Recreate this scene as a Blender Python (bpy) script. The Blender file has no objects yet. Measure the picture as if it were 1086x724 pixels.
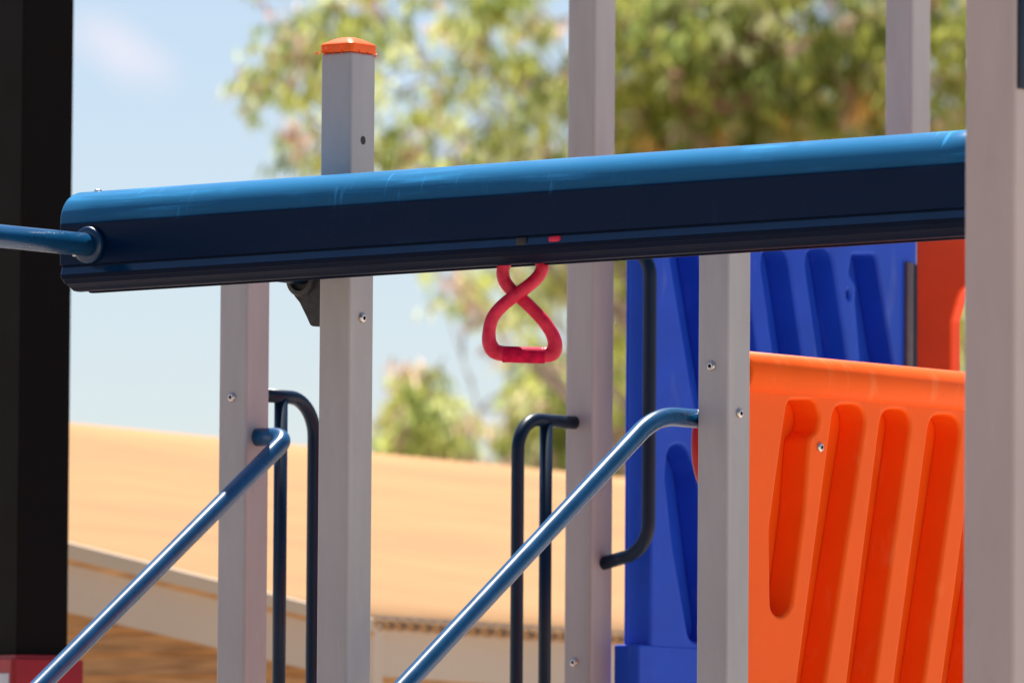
import bpy, bmesh, math, random
from mathutils import Vector, Matrix, noise
from mathutils.geometry import intersect_line_plane
random.seed(7)
R = math.radians
C = bpy.context.scene.collection
sc = bpy.context.scene

# ------------------------------------------------------------------ camera
FPX, PITCH, ROLL, CAMZ = 10300.0, 3.85, 0.4, 0.8
cam_d = bpy.data.cameras.new('camera'); cam = bpy.data.objects.new('camera', cam_d); C.objects.link(cam)
CM = Matrix.Translation((0, 0, CAMZ)) @ Matrix.Rotation(R(90 + PITCH), 4, 'X') @ Matrix.Rotation(R(ROLL), 4, 'Z')
cam.matrix_world = CM
cam_d.sensor_width = 36; cam_d.lens = 36 * FPX / 1086
cam_d.clip_start = 0.5; cam_d.clip_end = 20000
cam_d.dof.use_dof = True; cam_d.dof.focus_distance = 22.0; cam_d.dof.aperture_fstop = 7.8
sc.camera = cam

def W(px, py, D):                       # photo pixel + distance -> world point
    return CM @ Vector(((px - 543) / FPX * D, -(py - 362) / FPX * D, -D))
def onp(px, py, P0, n):                 # photo pixel seen on a plane in the world
    a = W(px, py, 1.0); b = W(px, py, 500.0)
    return intersect_line_plane(a, b, P0, n)

TH = R(38)
U = Vector((math.cos(TH), -math.sin(TH), 0))     # along the beam: right and nearer
V = Vector((math.sin(TH), math.cos(TH), 0))      # right and farther
Z = Vector((0, 0, 1))

# ------------------------------------------------------------------ materials
def mat(name): 
    m = bpy.data.materials.new(name); m.use_nodes = True
    return m, m.node_tree, m.node_tree.nodes['Principled BSDF']
def N(nt, t, **kw):
    n = nt.nodes.new(t)
    for k, v in kw.items(): setattr(n, k, v)
    return n
def paint(name, col, rough=.4, var=.12, scale=6., bump=.0, bscale=300., coat=0., spec=.5, stretch=None, col2=None, c2amt=.5):
    m, nt, b = mat(name)
    tc = N(nt, 'ShaderNodeTexCoord')
    mp = N(nt, 'ShaderNodeMapping'); nt.links.new(tc.outputs['Object'], mp.inputs[0])
    if stretch: mp.inputs['Scale'].default_value = stretch
    n1 = N(nt, 'ShaderNodeTexNoise'); n1.inputs['Scale'].default_value = scale; n1.inputs['Detail'].default_value = 6
    nt.links.new(mp.outputs[0], n1.inputs[0])
    mx = N(nt, 'ShaderNodeMix', data_type='RGBA')
    c = Vector(col); d = c * (1 - var); e = c * (1 + var)
    if col2: e = c.lerp(Vector(col2), c2amt)
    mx.inputs['A'].default_value = (*d, 1); mx.inputs['B'].default_value = (*e, 1)
    rp = N(nt, 'ShaderNodeMapRange'); rp.inputs[1].default_value = .32; rp.inputs[2].default_value = .68
    nt.links.new(n1.outputs[0], rp.inputs[0]); nt.links.new(rp.outputs[0], mx.inputs['Factor'])
    nt.links.new(mx.outputs['Result'], b.inputs['Base Color'])
    rr = N(nt, 'ShaderNodeMapRange'); rr.inputs[3].default_value = rough * .8; rr.inputs[4].default_value = min(1, rough * 1.25)
    nt.links.new(n1.outputs[0], rr.inputs[0]); nt.links.new(rr.outputs[0], b.inputs['Roughness'])
    b.inputs['Specular IOR Level'].default_value = spec
    b.inputs['Coat Weight'].default_value = coat; b.inputs['Coat Roughness'].default_value = .12
    if bump:
        n2 = N(nt, 'ShaderNodeTexNoise'); n2.inputs['Scale'].default_value = bscale; n2.inputs['Detail'].default_value = 2
        nt.links.new(tc.outputs['Object'], n2.inputs[0])
        bp = N(nt, 'ShaderNodeBump'); bp.inputs['Strength'].default_value = bump; bp.inputs['Distance'].default_value = .001
        nt.links.new(n2.outputs[0], bp.inputs['Height']); nt.links.new(bp.outputs[0], b.inputs['Normal'])
    return m

M = {}
M['post'] = paint('grey_powder_coat', (.37, .36, .365), .42, .09, 5, .35, 500, stretch=(2.5, 2.5, .5))
M['post_warm'] = paint('warm_grey_powder_coat', (.46, .385, .365), .45, .06, 5, .3, 500, stretch=(2.5, 2.5, .5))
M['blue'] = paint('blue_gloss_paint', (.004, .07, .18), .27, .15, 14, .08, 250)
M['navy'] = paint('dark_blue_paint', (.0015, .014, .038), .36, .15, 14, .08, 250, spec=.25)
M['steel'] = paint('stainless', (.62, .58, .55), .3, .15, 60); M['steel'].node_tree.nodes['Principled BSDF'].inputs['Metallic'].default_value = 1
M['dark'] = paint('black_hole', (.012, .012, .013), .6, .3, 30)
M['cast'] = paint('black_cast', (.03, .032, .036), .55, .5, 60, .9, 220)
M['orange'] = paint('orange_plastic', (.97, .12, .006), .42, .03, 7, .25, 420, spec=.15)
M['redor'] = paint('red_orange_plastic', (.97, .085, .010), .42, .06, 7, .2, 420, spec=.3)
M['bluep'] = paint('blue_plastic', (.014, .085, .62), .42, .07, 7, .25, 420, spec=.18)
M['red'] = paint('red_handle', (.60, .006, .045), .4, .2, 45, .4, 160, col2=(.72, .04, .10), c2amt=.5, spec=.3)
M['redpad'] = paint('red_vinyl', (.32, .003, .010), .4, .15, 8)
M['white'] = paint('white_vinyl', (.75, .73, .70), .5, .05, 8)
M['column'] = paint('black_steel', (.006, .0048, .004), .7, .15, 5, spec=.12)
M['cap'] = paint('orange_cap', (.97, .12, .008), .4, .05, 20, spec=.3)
M['beige'] = paint('beige_paint', (.48, .39, .30), .6, .06, 1.2)
M['beige2'] = paint('beige_trim', (.45, .36, .26), .6, .06, 1.2)
M['roof'] = paint('tan_roof_paint', (.42, .245, .122), .8, .09, .8, spec=.05, stretch=(1, 1, 14))
M['bark'] = paint('gum_bark', (.34, .25, .20), .8, .35, 3, stretch=(4, 4, .6))
M['ground'] = paint('sand_ground', (.48, .41, .34), .9, .2, .6)
M['rubber'] = paint('softfall', (.25, .195, .17), .9, .25, 3)

# timber weatherboards: dark gaps along z
def timber():
    m, nt, b = mat('brown_weatherboard')
    g = N(nt, 'ShaderNodeNewGeometry'); s = N(nt, 'ShaderNodeSeparateXYZ'); nt.links.new(g.outputs['Position'], s.inputs[0])
    n1 = N(nt, 'ShaderNodeTexNoise'); n1.inputs['Scale'].default_value = 5
    mp = N(nt, 'ShaderNodeMapping'); mp.inputs['Scale'].default_value = (1, 1, 14)
    nt.links.new(g.outputs['Position'], mp.inputs[0]); nt.links.new(mp.outputs[0], n1.inputs[0])
    cr = N(nt, 'ShaderNodeValToRGB'); cr.color_ramp.elements[0].color = (.30, .14, .04, 1); cr.color_ramp.elements[1].color = (.56, .30, .11, 1)
    cr.color_ramp.elements[0].position = .3; cr.color_ramp.elements[1].position = .7
    nt.links.new(n1.outputs[0], cr.inputs[0]); nt.links.new(cr.outputs[0], b.inputs['Base Color'])
    b.inputs['Roughness'].default_value = .6
    return m
M['timber'] = timber()

# worn blue for the overhead beam: rub marks, chalky scuffs and a painted sunlit top
def beam_mat():
    m, nt, b = mat('worn_toplit_blue_paint')
    tc = N(nt, 'ShaderNodeTexCoord')
    def noise_(sc3, scale, det=5, dist=0.):
        mp = N(nt, 'ShaderNodeMapping'); mp.inputs['Scale'].default_value = sc3; nt.links.new(tc.outputs['Object'], mp.inputs[0])
        n = N(nt, 'ShaderNodeTexNoise'); n.inputs['Scale'].default_value = scale; n.inputs['Detail'].default_value = det
        n.inputs['Distortion'].default_value = dist
        nt.links.new(mp.outputs[0], n.inputs[0]); return n
    a = noise_((.35, 6, 6), 9); c = noise_((6, .8, .8), 8, 6, .6); d = noise_((1, 1, 1), 5, 8)
    def rng(src, lo, hi):
        r = N(nt, 'ShaderNodeMapRange'); r.inputs[1].default_value = lo; r.inputs[2].default_value = hi; nt.links.new(src, r.inputs[0]); return r.outputs[0]
    def mul(x, y, k=1.):
        q = N(nt, 'ShaderNodeMath', operation='MULTIPLY'); nt.links.new(x, q.inputs[0])
        if isinstance(y, float): q.inputs[1].default_value = y
        else: nt.links.new(y, q.inputs[1])
        return q.outputs[0]
    def add(x, y):
        q = N(nt, 'ShaderNodeMath', operation='ADD'); q.use_clamp = True; nt.links.new(x, q.inputs[0]); nt.links.new(y, q.inputs[1]); return q.outputs[0]
    s1 = mul(rng(a.outputs[0], .52, .75), rng(d.outputs[0], .4, .65)); s2 = mul(rng(c.outputs[0], .6, .72), rng(d.outputs[0], .5, .62))
    f = add(mul(s1, .6), mul(s2, .75))
    # scuffs gather on the upper curve; sunlit lightening is painted in by height
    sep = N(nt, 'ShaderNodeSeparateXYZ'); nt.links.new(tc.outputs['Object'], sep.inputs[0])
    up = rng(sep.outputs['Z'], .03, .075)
    top_light = add(mul(rng(sep.outputs['Z'], .036, .041), .24), mul(rng(sep.outputs['Z'], .036, .098), .30)); f = add(add(mul(f, up), mul(f, .03)), top_light)
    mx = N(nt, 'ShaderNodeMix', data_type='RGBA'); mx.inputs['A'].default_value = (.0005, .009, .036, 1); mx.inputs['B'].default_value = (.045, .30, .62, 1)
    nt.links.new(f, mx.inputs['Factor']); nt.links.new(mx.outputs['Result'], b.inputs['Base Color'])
    rr = N(nt, 'ShaderNodeMapRange'); rr.inputs[3].default_value = .16; rr.inputs[4].default_value = .34; b.inputs['Specular IOR Level'].default_value = .11
    nt.links.new(d.outputs[0], rr.inputs[0]); nt.links.new(rr.outputs[0], b.inputs['Roughness'])
    return m
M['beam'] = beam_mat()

M['strip_grey'] = paint('dull_grey_metal', (.10, .095, .10), .55, .15, 20)
M['collar'] = paint('deep_blue_paint', (.002, .03, .085), .3, .15, 14)
M['strip'] = paint('skylit_blue_paint', (.002, .022, .07), .14, .1, 14, spec=.5, coat=.25)  # lighter blue painted on the ledge to help its sky reflection
M['under'] = paint('shaded_navy_paint', (.001, .006, .022), .5, .15, 14, spec=.06)  # underside shade put into a darker matte copy of the beam paint
M['grip'] = paint('red_grip', (.50, .006, .05), .6, .3, 60, .5, 200, spec=.08)
def leaf_mat(name):
    m, nt, b = mat(name)
    at = N(nt, 'ShaderNodeAttribute', attribute_name='leaf_colour')
    nt.links.new(at.outputs['Color'], b.inputs['Base Color']); b.inputs['Roughness'].default_value = .5
    tr = N(nt, 'ShaderNodeBsdfTranslucent'); mx = N(nt, 'ShaderNodeMixShader'); mx.inputs[0].default_value = .68
    hs = N(nt, 'ShaderNodeHueSaturation'); hs.inputs['Value'].default_value = 1.7; hs.inputs['Saturation'].default_value = .88
    nt.links.new(at.outputs['Color'], hs.inputs['Color']); nt.links.new(hs.outputs[0], tr.inputs['Color'])
    out = nt.nodes['Material Output']
    nt.links.new(b.outputs[0], mx.inputs[1]); nt.links.new(tr.outputs[0], mx.inputs[2]); nt.links.new(mx.outputs[0], out.inputs['Surface'])
    return m
M['leaf'] = leaf_mat('gum_leaves')

# ------------------------------------------------------------------ object helpers
def tag(o, label=None, cat=None, group=None, kind=None):
    if label: o['label'] = label
    if cat: o['category'] = cat
    if group: o['group'] = group
    if kind: o['kind'] = kind
    return o
def empty(name, loc, label, cat, group=None):
    o = bpy.data.objects.new(name, None); C.objects.link(o); o.location = loc; o.empty_display_size = .1
    return tag(o, label, cat, group)
def link(name, me, m, parent=None, matrix=None):
    o = bpy.data.objects.new(name, me); C.objects.link(o); me.materials.append(m)
    M4 = matrix or Matrix.Identity(4)
    if parent is not None:
        o.parent = parent
        M4 = wm(parent).inverted() @ M4
    o.matrix_basis = M4
    return o
def wm(o):
    m = o.matrix_basis.copy()
    while o.parent: o = o.parent; m = o.matrix_basis @ m
    return m
def from_bm(name, bm, m, parent=None, matrix=None, smooth=False):
    me = bpy.data.meshes.new(name)
    bmesh.ops.recalc_face_normals(bm, faces=bm.faces)
    bm.to_mesh(me); bm.free()
    if smooth:
        for p in me.polygons: p.use_smooth = True
    return link(name, me, m, parent, matrix)
def frame(o, x, y, z):                   # local frame -> world matrix
    m = Matrix.Identity(4)
    for i, a in enumerate((x, y, z)): m.col[i][:3] = a
    m.col[3][:3] = o
    return m
def add_box(bm, x0, x1, y0, y1, z0, z1, bev=0., seg=3, T=None):
    t = bmesh.new()
    bmesh.ops.create_cube(t, size=1)
    for v in t.verts: v.co = Vector((x0 + (v.co.x + .5) * (x1 - x0), y0 + (v.co.y + .5) * (y1 - y0), z0 + (v.co.z + .5) * (z1 - z0)))
    if bev: 
        bmesh.ops.bevel(t, geom=t.edges[:], offset=bev, segments=seg, profile=.5, affect='EDGES')
        big = (max(x1-x0, .0), )
        for f in t.faces: f.smooth = True
    if T: t.transform(T)
    me = bpy.data.meshes.new('t'); t.to_mesh(me); t.free(); bm.from_mesh(me); bpy.data.meshes.remove(me)
def wn(o):                                # weighted normals keep big faces flat next to rounded edges
    md = o.modifiers.new('wn', 'WEIGHTED_NORMAL'); md.keep_sharp = True; md.weight = 100
    return o
def fillet(pts, radii, n=10):
    out = [pts[0]]
    for i in range(1, len(pts) - 1):
        r = radii[i - 1] if isinstance(radii, (list, tuple)) else radii
        a, b, c = pts[i - 1], pts[i], pts[i + 1]
        d1 = (a - b).normalized(); d2 = (c - b).normalized()
        ang = d1.angle(d2)
        t = min(r / math.tan(ang / 2), (a - b).length * .49, (c - b).length * .49); r2 = t * math.tan(ang / 2)
        p1 = b + d1 * t; p2 = b + d2 * t
        cen = b + (d1 + d2).normalized() * (r2 / math.sin(ang / 2))
        v1 = p1 - cen; v2 = p2 - cen; tot = v1.angle(v2)
        for k in range(n + 1):
            f = k / n
            out.append(cen + (v1 * math.sin((1 - f) * tot) + v2 * math.sin(f * tot)) / math.sin(tot))
    out.append(pts[-1]); return out
def add_tube(bm, pts, r, seg=24, closed=False, caps=True):
    n = len(pts); rs = r if isinstance(r, (list, tuple)) else [r] * n
    T = []
    for i in range(n):
        a = pts[(i - 1) % n] if (closed or i > 0) else pts[i]; b = pts[(i + 1) % n] if (closed or i < n - 1) else pts[i]
        T.append((b - a).normalized())
    ref = Vector((0, 0, 1)) if abs(T[0].z) < .9 else Vector((1, 0, 0))
    nrm = (ref - T[0] * ref.dot(T[0])).normalized(); rings = []
    for i in range(n):
        nrm = (nrm - T[i] * nrm.dot(T[i])).normalized(); bi = T[i].cross(nrm)
        rings.append([bm.verts.new(pts[i] + (nrm * math.cos(2 * math.pi * k / seg) + bi * math.sin(2 * math.pi * k / seg)) * rs[i]) for k in range(seg)])
    for i in range(n if closed else n - 1):
        A = rings[i]; B = rings[(i + 1) % n]
        off = 0
        if closed and i == n - 1:
            off = min(range(seg), key=lambda s: (A[0].co - B[s].co).length)
        for k in range(seg):
            f = bm.faces.new((A[k], A[(k + 1) % seg], B[(k + 1 + off) % seg], B[(k + off) % seg])); f.smooth = True
    if caps and not closed:
        bm.faces.new(rings[0][::-1]); bm.faces.new(rings[-1])
def bm_keep(name, bm, m, parent=None, matrix=None):   # keeps per-face smoothing
    me = bpy.data.meshes.new(name); bmesh.ops.recalc_face_normals(bm, faces=bm.faces); bm.to_mesh(me); bm.free()
    return link(name, me, m, parent, matrix)
def tube_obj(name, pts, r, m, parent=None, seg=24, **k):
    o = pts[0]; bm = bmesh.new()
    if parent is None:
        add_tube(bm, [p - o for p in pts], r, seg, **k); return bm_keep(name, bm, m, None, Matrix.Translation(o))
    add_tube(bm, pts, r, seg, **k); return bm_keep(name, bm, m, parent)
def round_poly(pts, r, n=6):
    out = []; L = len(pts)
    for i in range(L):
        a, b, c = Vector(pts[i - 1]), Vector(pts[i]), Vector(pts[(i + 1) % L])
        rr = r[i] if isinstance(r, (list, tuple)) else r
        d1 = (a - b).normalized(); d2 = (c - b).normalized(); ang = d1.angle(d2)
        if ang > 3.1 or rr < 1e-4: out.append(b); continue
        t = min(rr / math.tan(ang / 2), (a - b).length * .48, (c - b).length * .48)
        p1, p2 = b + d1 * t, b + d2 * t
        for k in range(n + 1):
            f = k / n; out.append((1 - f) ** 2 * p1 + 2 * f * (1 - f) * b + f * f * p2)
    return out
def plate_bm(outline, holes, thick, bev):
    """plate in local XY with true through holes and rounded edges; its front is at z=0, back at z=-thick"""
    cu = bpy.data.curves.new('c', 'CURVE'); cu.dimensions = '2D'; cu.fill_mode = 'BOTH'
    for poly in [outline] + holes:
        s = cu.splines.new('POLY'); s.points.add(len(poly) - 1); s.use_cyclic_u = True
        for p, q in zip(s.points, poly): p.co = (q[0], q[1], 0, 1)
    cu.extrude = thick / 2 - bev; cu.bevel_depth = bev; cu.bevel_resolution = 3; cu.offset = -bev
    o = bpy.data.objects.new('c', cu); C.objects.link(o)
    dg = bpy.context.evaluated_depsgraph_get(); me = bpy.data.meshes.new_from_object(o.evaluated_get(dg))
    bm = bmesh.new(); bm.from_mesh(me); bpy.data.objects.remove(o); bpy.data.curves.remove(cu); bpy.data.meshes.remove(me)
    bmesh.ops.remove_doubles(bm, verts=bm.verts, dist=1e-5)
    for v in bm.verts: v.co.z -= thick / 2
    for f in bm.faces: f.smooth = abs(f.normal.z) < .98 
    return bm

# ------------------------------------------------------------------ posts
BOLT = {}
def fleck(m, col, lo, hi, amt, scale, stretch=(1, 1, 1)):
    nt = m.node_tree; b = nt.nodes['Principled BSDF']; src = b.inputs['Base Color'].links[0].from_socket
    tc = N(nt, 'ShaderNodeTexCoord'); mp = N(nt, 'ShaderNodeMapping'); mp.inputs['Scale'].default_value = stretch
    n = N(nt, 'ShaderNodeTexNoise'); n.inputs['Scale'].default_value = scale; n.inputs['Detail'].default_value = 8; n.inputs['Distortion'].default_value = .4
    nt.links.new(tc.outputs['Object'], mp.inputs[0]); nt.links.new(mp.outputs[0], n.inputs[0])
    r = N(nt, 'ShaderNodeMapRange'); r.inputs[1].default_value = lo; r.inputs[2].default_value = hi; r.inputs[4].default_value = amt
    nt.links.new(n.outputs[0], r.inputs[0]); x = N(nt, 'ShaderNodeMix', data_type='RGBA'); x.inputs['B'].default_value = (*col, 1)
    nt.links.new(src, x.inputs['A']); nt.links.new(r.outputs[0], x.inputs['Factor']); nt.links.new(x.outputs['Result'], b.inputs['Base Color'])
for k_ in ('post', 'post_warm'):
    fleck(M[k_], (.20, .17, .15), .62, .76, .13, 26, (1, 1, .35)); fleck(M[k_], (.55, .53, .52), .66, .72, .18, 60, (1, 1, .12))
fleck(M['orange'], (.98, .30, .10), .60, .74, .35, 18, (1, .3, 1)); fleck(M['bluep'], (.12, .22, .60), .60, .74, .3, 18, (1, .3, 1))
fleck(M['orange'], (.45, .10, .03), .68, .74, .35, 70)
def bolt_mesh():
    if 'me' in BOLT: return BOLT['me']
    bm = bmesh.new(); prof = [(.0065, .0002), (.0118, .0004), (.0118, .0016), (.0105, .0042), (.0078, .0062), (.0046, .0070), (.0044, .0066), (.0044, .0030)]
    seg = 24; rings = []
    for i, (r, h) in enumerate(prof):
        rings.append([bm.verts.new((r * math.cos(2 * math.pi * k / seg), r * math.sin(2 * math.pi * k / seg), h)) for k in range(seg)])
    for i in range(len(prof) - 1):
        for k in range(seg):
            f = bm.faces.new((rings[i][k], rings[i][(k + 1) % seg], rings[i + 1][(k + 1) % seg], rings[i + 1][k])); f.smooth = 2 < i + 1 < 6
    bm.faces.new(rings[-1])
    me = bpy.data.meshes.new('bolt'); bmesh.ops.recalc_face_normals(bm, faces=bm.faces); bm.to_mesh(me); bm.free(); me.materials.append(M['steel'])
    me.materials.append(M['dark'])
    me.polygons[len(me.polygons) - 1].material_index = 1
    for p in me.polygons:
        if max((me.vertices[v].co.xy.length for v in p.vertices)) < .0047: p.material_index = 1
    BOLT['me'] = me; return me
def bolt(parent, pos, n, scale=1.):
    x = n.cross(Z).normalized() if abs(n.z) < .9 else U; y = n.cross(x)
    o = bpy.data.objects.new('bolt', bolt_mesh()); C.objects.link(o); o.parent = parent
    o.matrix_basis = wm(parent).inverted() @ (frame(pos, x, y, n) @ Matrix.Scale(scale, 4))
    return o
POST = {}
def post(key, name, px, py, D, ztop, label, w=.09, bolts=(), group='grey square play posts', mt='post'):
    p = W(px, py, D); base = Vector((p.x, p.y, 0))
    r = empty(name, base, label, 'post', group)
    bm = bmesh.new(); h = w / 2
    add_box(bm, -h, h, -h, h, 0, ztop, bev=.0075 if mt == 'post' else .01, seg=4)
    o = bm_keep('shaft', bm, M[mt], r, frame(base, U, V, Z)); wn(o)
    for (bx, by, face) in bolts:
        n = -V if face == 'L' else U
        q = onp(bx, by, base + n * h, n); bolt(r, q + n * .0003, n)
    POST[key] = base; return r
H9 = .045
post('P1', 'post', 259, 400, 23.95, 2.62, 'grey post left of the orange-capped post, blue handrail bolted to its side', bolts=[(246, 421, 'L')])
p2 = post('P2', 'post', 368, 250, 22.1, 2.0 , 'grey post with the orange cap on top, standing behind the blue beam', bolts=[(384, 337, 'R')])
P3 = post('P3', 'post', 626, 300, 25.05, 3.6, 'tall grey post behind the red hanging handle, with dark loop rails on both sides', bolts=[(609, 702, 'L')])
P5 = post('P5', 'post', 768, 400, 22.8, 2.62, 'grey post between blue and orange panels where the curved handrail ends', bolts=[(754.5, 388, 'L'), (784, 438, 'R')])
P4 = post('P4', 'post', 963, 70, 26.16, 3.7, 'grey post with pinkish side rising above the right end of the blue beam')
P6 = post('P6', 'post', 1067.5, 300, 18.4, 3.2, 'wide grey post at the right edge, covering the end of the blue beam', w=.118, mt='post_warm')
# P2's shaft reaches exactly under its cap
topz = W(368, 56, 22.1).z
for ch in p2.children:
    if ch.name.startswith('shaft'):
        for v in ch.data.vertices:
            if v.co.z > 1.9: v.co.z += topz - 2.0
# visible post tops are under the beam: P1, P5 stop behind the beam
for nm, key in (('P1', 'P1'), ('P5', 'P5')): pass

# cap
def make_cap():
    bm = bmesh.new(); s = .0478
    def ring(hw, z, rr=.012, lift=0.):
        pts = []
        for cx, cy, a0 in ((1, 1, 0), (-1, 1, 90), (-1, -1, 180), (1, -1, 270)):
            for k in range(7):
                a = R(a0 + 15 * k); pts.append(Vector((cx * (hw - rr) + rr * math.cos(a), cy * (hw - rr) + rr * math.sin(a), z)))
        return [bm.verts.new(p) for p in pts]
    rings = [ring(.0455, 0), ring(s, .0005), ring(s, .018), ring(s - .0015, .0205), ring(.040, .0245), ring(.028, .0315, .012), ring(.016, .0360, .012), ring(.006, .0372, .004)]
    for a, b in zip(rings, rings[1:]):
        for k in range(28):
            f = bm.faces.new((a[k], a[(k + 1) % 28], b[(k + 1) % 28], b[k])); f.smooth = True
    bm.faces.new(rings[0][::-1]); bm.faces.new(rings[-1])
    cap = bm_keep('cap', bm, M['cap'], p2, frame(POST['P2'] + Z * topz, U, V, Z)); wn(cap)
    # torn plastic threads at the rim
    bm = bmesh.new(); rnd = random.Random(3)
    base = POST['P2'] + Z * (topz + .0005)
    rim = [base + U * a + V * -.0488 for a in (-.047, -.036, -.026, -.005, .018)] + [base + U * .0488 + V * a for a in (-.02, .01, .041)]
    for i, p in enumerate(rim):
        for k in range(2):
            d = (U * rnd.uniform(-1, 1) - V * .4 + Z * rnd.uniform(-.9, .5)).normalized(); e = (d + Vector((rnd.uniform(-1, 1), rnd.uniform(-1, 1), rnd.uniform(-1, 1))) * .8).normalized()
            L = rnd.uniform(.003, .007)
            add_tube(bm, [p, p + d * L, p + d * L + e * L], [.0012, .0010, .0005], 6)
            bm_keep('torn_thread', bm, M['cap'], p2); bm = bmesh.new()
    q = W(336, 57, 22.06); s0 = base - U * .047 - V * .047
    loop = [s0, s0.lerp(q, .6) + Z * -.002] + [q + (Vector((1, 0, 0)) * math.cos(a) + Z * math.sin(a) * .7) * .0045 for a in [R(20 + 50 * k) for k in range(7)]]
    add_tube(bm, loop, .0009, 6)
    bm_keep('torn_thread', bm, M['cap'], p2)
make_cap()
q = onp(385, 149, POST['P2'] + U * H9, U)
bm = bmesh.new(); bmesh.ops.create_circle(bm, cap_ends=True, segments=24, radius=.0085)
bmesh.ops.scale(bm, vec=(1, 1.15, 1), verts=bm.verts)
ext = bmesh.ops.extrude_face_region(bm, geom=bm.faces[:]); bmesh.ops.translate(bm, vec=(0, 0, .0012), verts=[v for v in ext['geom'] if isinstance(v, bmesh.types.BMVert)])
bm_keep('bolt_hole', bm, M['dark'], p2, frame(q - U * .0004, V, Z, U))

# dark fitting on P6 (its right face, top right corner of the frame)
h6 = .059
bm = bmesh.new()
a = onp(1086, 97, POST['P6'] + U * h6, U); zz = W(1083, 97, 18.4).z
vx = (onp(1081.5, 60, POST['P6'] + U * (h6 + .006), U) - POST['P6']).dot(V)
add_box(bm, h6 - .001, h6 + .006, vx, vx + .16, zz, zz + .35, .002, 2)
bm_keep('mounting_plate', bm, M['navy'], P6, frame(POST['P6'], U, V, Z))

# ------------------------------------------------------------------ overhead beam
BC = W(368, 241, 21.85)                       # a point on the beam's axis
def tx(px, py=250):                           # parameter along the beam that shows at photo column px
    return (onp(px, py, BC, V) - BC).dot(U)
# levels of the section measured at px 120
t120 = tx(120)
def zat(py, v=-.085, px=120): return onp(px, py, BC + V * v, V).z
zt, zb1, zs, zbot = zat(201, 0), zat(233), zat(279), zat(306, -.02)
HW = .085
t0 = tx(88.5); t1 = tx(1072)
KT = .0085
UB = (U + Z * KT).normalized(); ZB = UB.cross(V).normalized(); BCT = BC + Z * (-t0 * KT - .003)
def lv(z): return z - BC.z
sec = []                                       # (v, z) section, clockwise from top
for k in range(0, 19):
    a = R(90 * k / 18); sec.append((-HW * math.sin(a) ** .92 if k else 0., lv(zb1) + (lv(zt) - lv(zb1)) * math.cos(a) ** .9 if k < 18 else lv(zb1)))
sec += [(-HW - .0012, lv(zb1) - .0035), (-HW - .0012, lv(zb1) - .010), (-HW - .0012, lv(zs) + .004), (-HW + .006, lv(zs) + .003), (-HW + .006, lv(zs) - .001), (-HW + .001, lv(zs) - .0175), (-HW + .001, lv(zs) - .020),
        (-HW + .004, lv(zs) - .028), (-HW + .007, lv(zs) - .029), (-HW + .016, lv(zs) - .038), (-HW + .020, lv(zs) - .039), (-HW + .034, lv(zbot) + .007), (-HW + .045, lv(zbot)),
        (-HW + .058, lv(zbot) - .001), (-.018, lv(zbot) - .001), (-.018, lv(zbot) + .012), (-.060, lv(zbot) + .03)]
full = sec + [(-v, z) for v, z in reversed(sec) if v < 0]
def make_beam():
    root = empty('overhead_beam', BC + U * t0, 'thick blue overhead track beam with scuffed rounded top, crossing the whole picture', 'beam')
    bm = bmesh.new(); n = len(full)
    ts = [t0, t0 + .0015, t0 + .006] + [t0 + (t1 - t0) * k / 24 for k in range(1, 25)]
    rings = []
    for i, t in enumerate(ts):
        k = {0: .93, 1: .98}.get(i, 1.)
        rings.append([bm.verts.new((t, v * k, z * k)) for v, z in full])
    hard = set(range(23, 60))
    for a, b in zip(rings, rings[1:]):
        for k in range(n):
            f = bm.faces.new((a[k], a[(k + 1) % n], b[(k + 1) % n], b[k])); f.smooth = (k < 18 or k >= n - 18)
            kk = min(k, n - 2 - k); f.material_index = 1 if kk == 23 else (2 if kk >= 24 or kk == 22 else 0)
    bm.faces.new(rings[0][::-1]); bm.faces.new(rings[-1])
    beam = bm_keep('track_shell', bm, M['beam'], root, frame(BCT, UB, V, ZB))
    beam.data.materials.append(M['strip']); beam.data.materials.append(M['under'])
    # end collar and cross tube towards the viewer's left
    # tube axis seen at (95,260); runs along -V
    c0 = onp(96, 260, BC - V * HW, V)
    bm = bmesh.new()
    prof = [(.0, .0015), (.0, .038), (.004, .0425), (.012, .0425), (.018, .040), (.019, .033), (.019, .026)]
    prev = None; seg = 40; e1, e2 = U, Z
    for d, r in prof:
        ring = [bm.verts.new(c0 - V * (d - .001) + (e1 * math.cos(2 * math.pi * k / seg) + e2 * math.sin(2 * math.pi * k / seg)) * r) for k in range(seg)]
        if prev:
            for k in range(seg):
                f = bm.faces.new((prev[k], prev[(k + 1) % seg], ring[(k + 1) % seg], ring[k])); f.smooth = True
        prev = ring
    bm_keep('collar', bm, M['collar'], root)
    L = 1.9
    tb = tube_obj('cross_tube', [c0 + V * .002, c0 - V * L], .0265, M['blue'], root, seg=40)
    s = c0 - V * .055 - Z * .0265; bolt(root, s, -Z, .45)
    # small domed rivet on the beam top
    q = BCT + UB * tx(104, 200) + Z * lv(zt); bolt(root, q, Z, .8)
    # trolley hardware seen at the slot: dark hanger and a red block added as the handle's reflection
    for px_, w_, m_, nm in ((577, .014, 'dark', 'hanger_strap'), (612, .016, 'red', 'red_reflection')):
        tq = tx(px_, 260); bm = bmesh.new()
        if nm == 'red_reflection': add_box(bm, tq - w_ , tq + w_ , -HW - .001, -HW + .012, lv(zs) - .014, lv(zs) - .0005, .0045, 4)
        else: add_box(bm, tq - w_, tq + w_, -HW + .0005, -.02, lv(zs) - .017, lv(zs) + .0, .001, 2)
        bm_keep(nm, bm, M[m_], root, frame(BCT, UB, V, ZB))
    return root
beam = make_beam()

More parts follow.
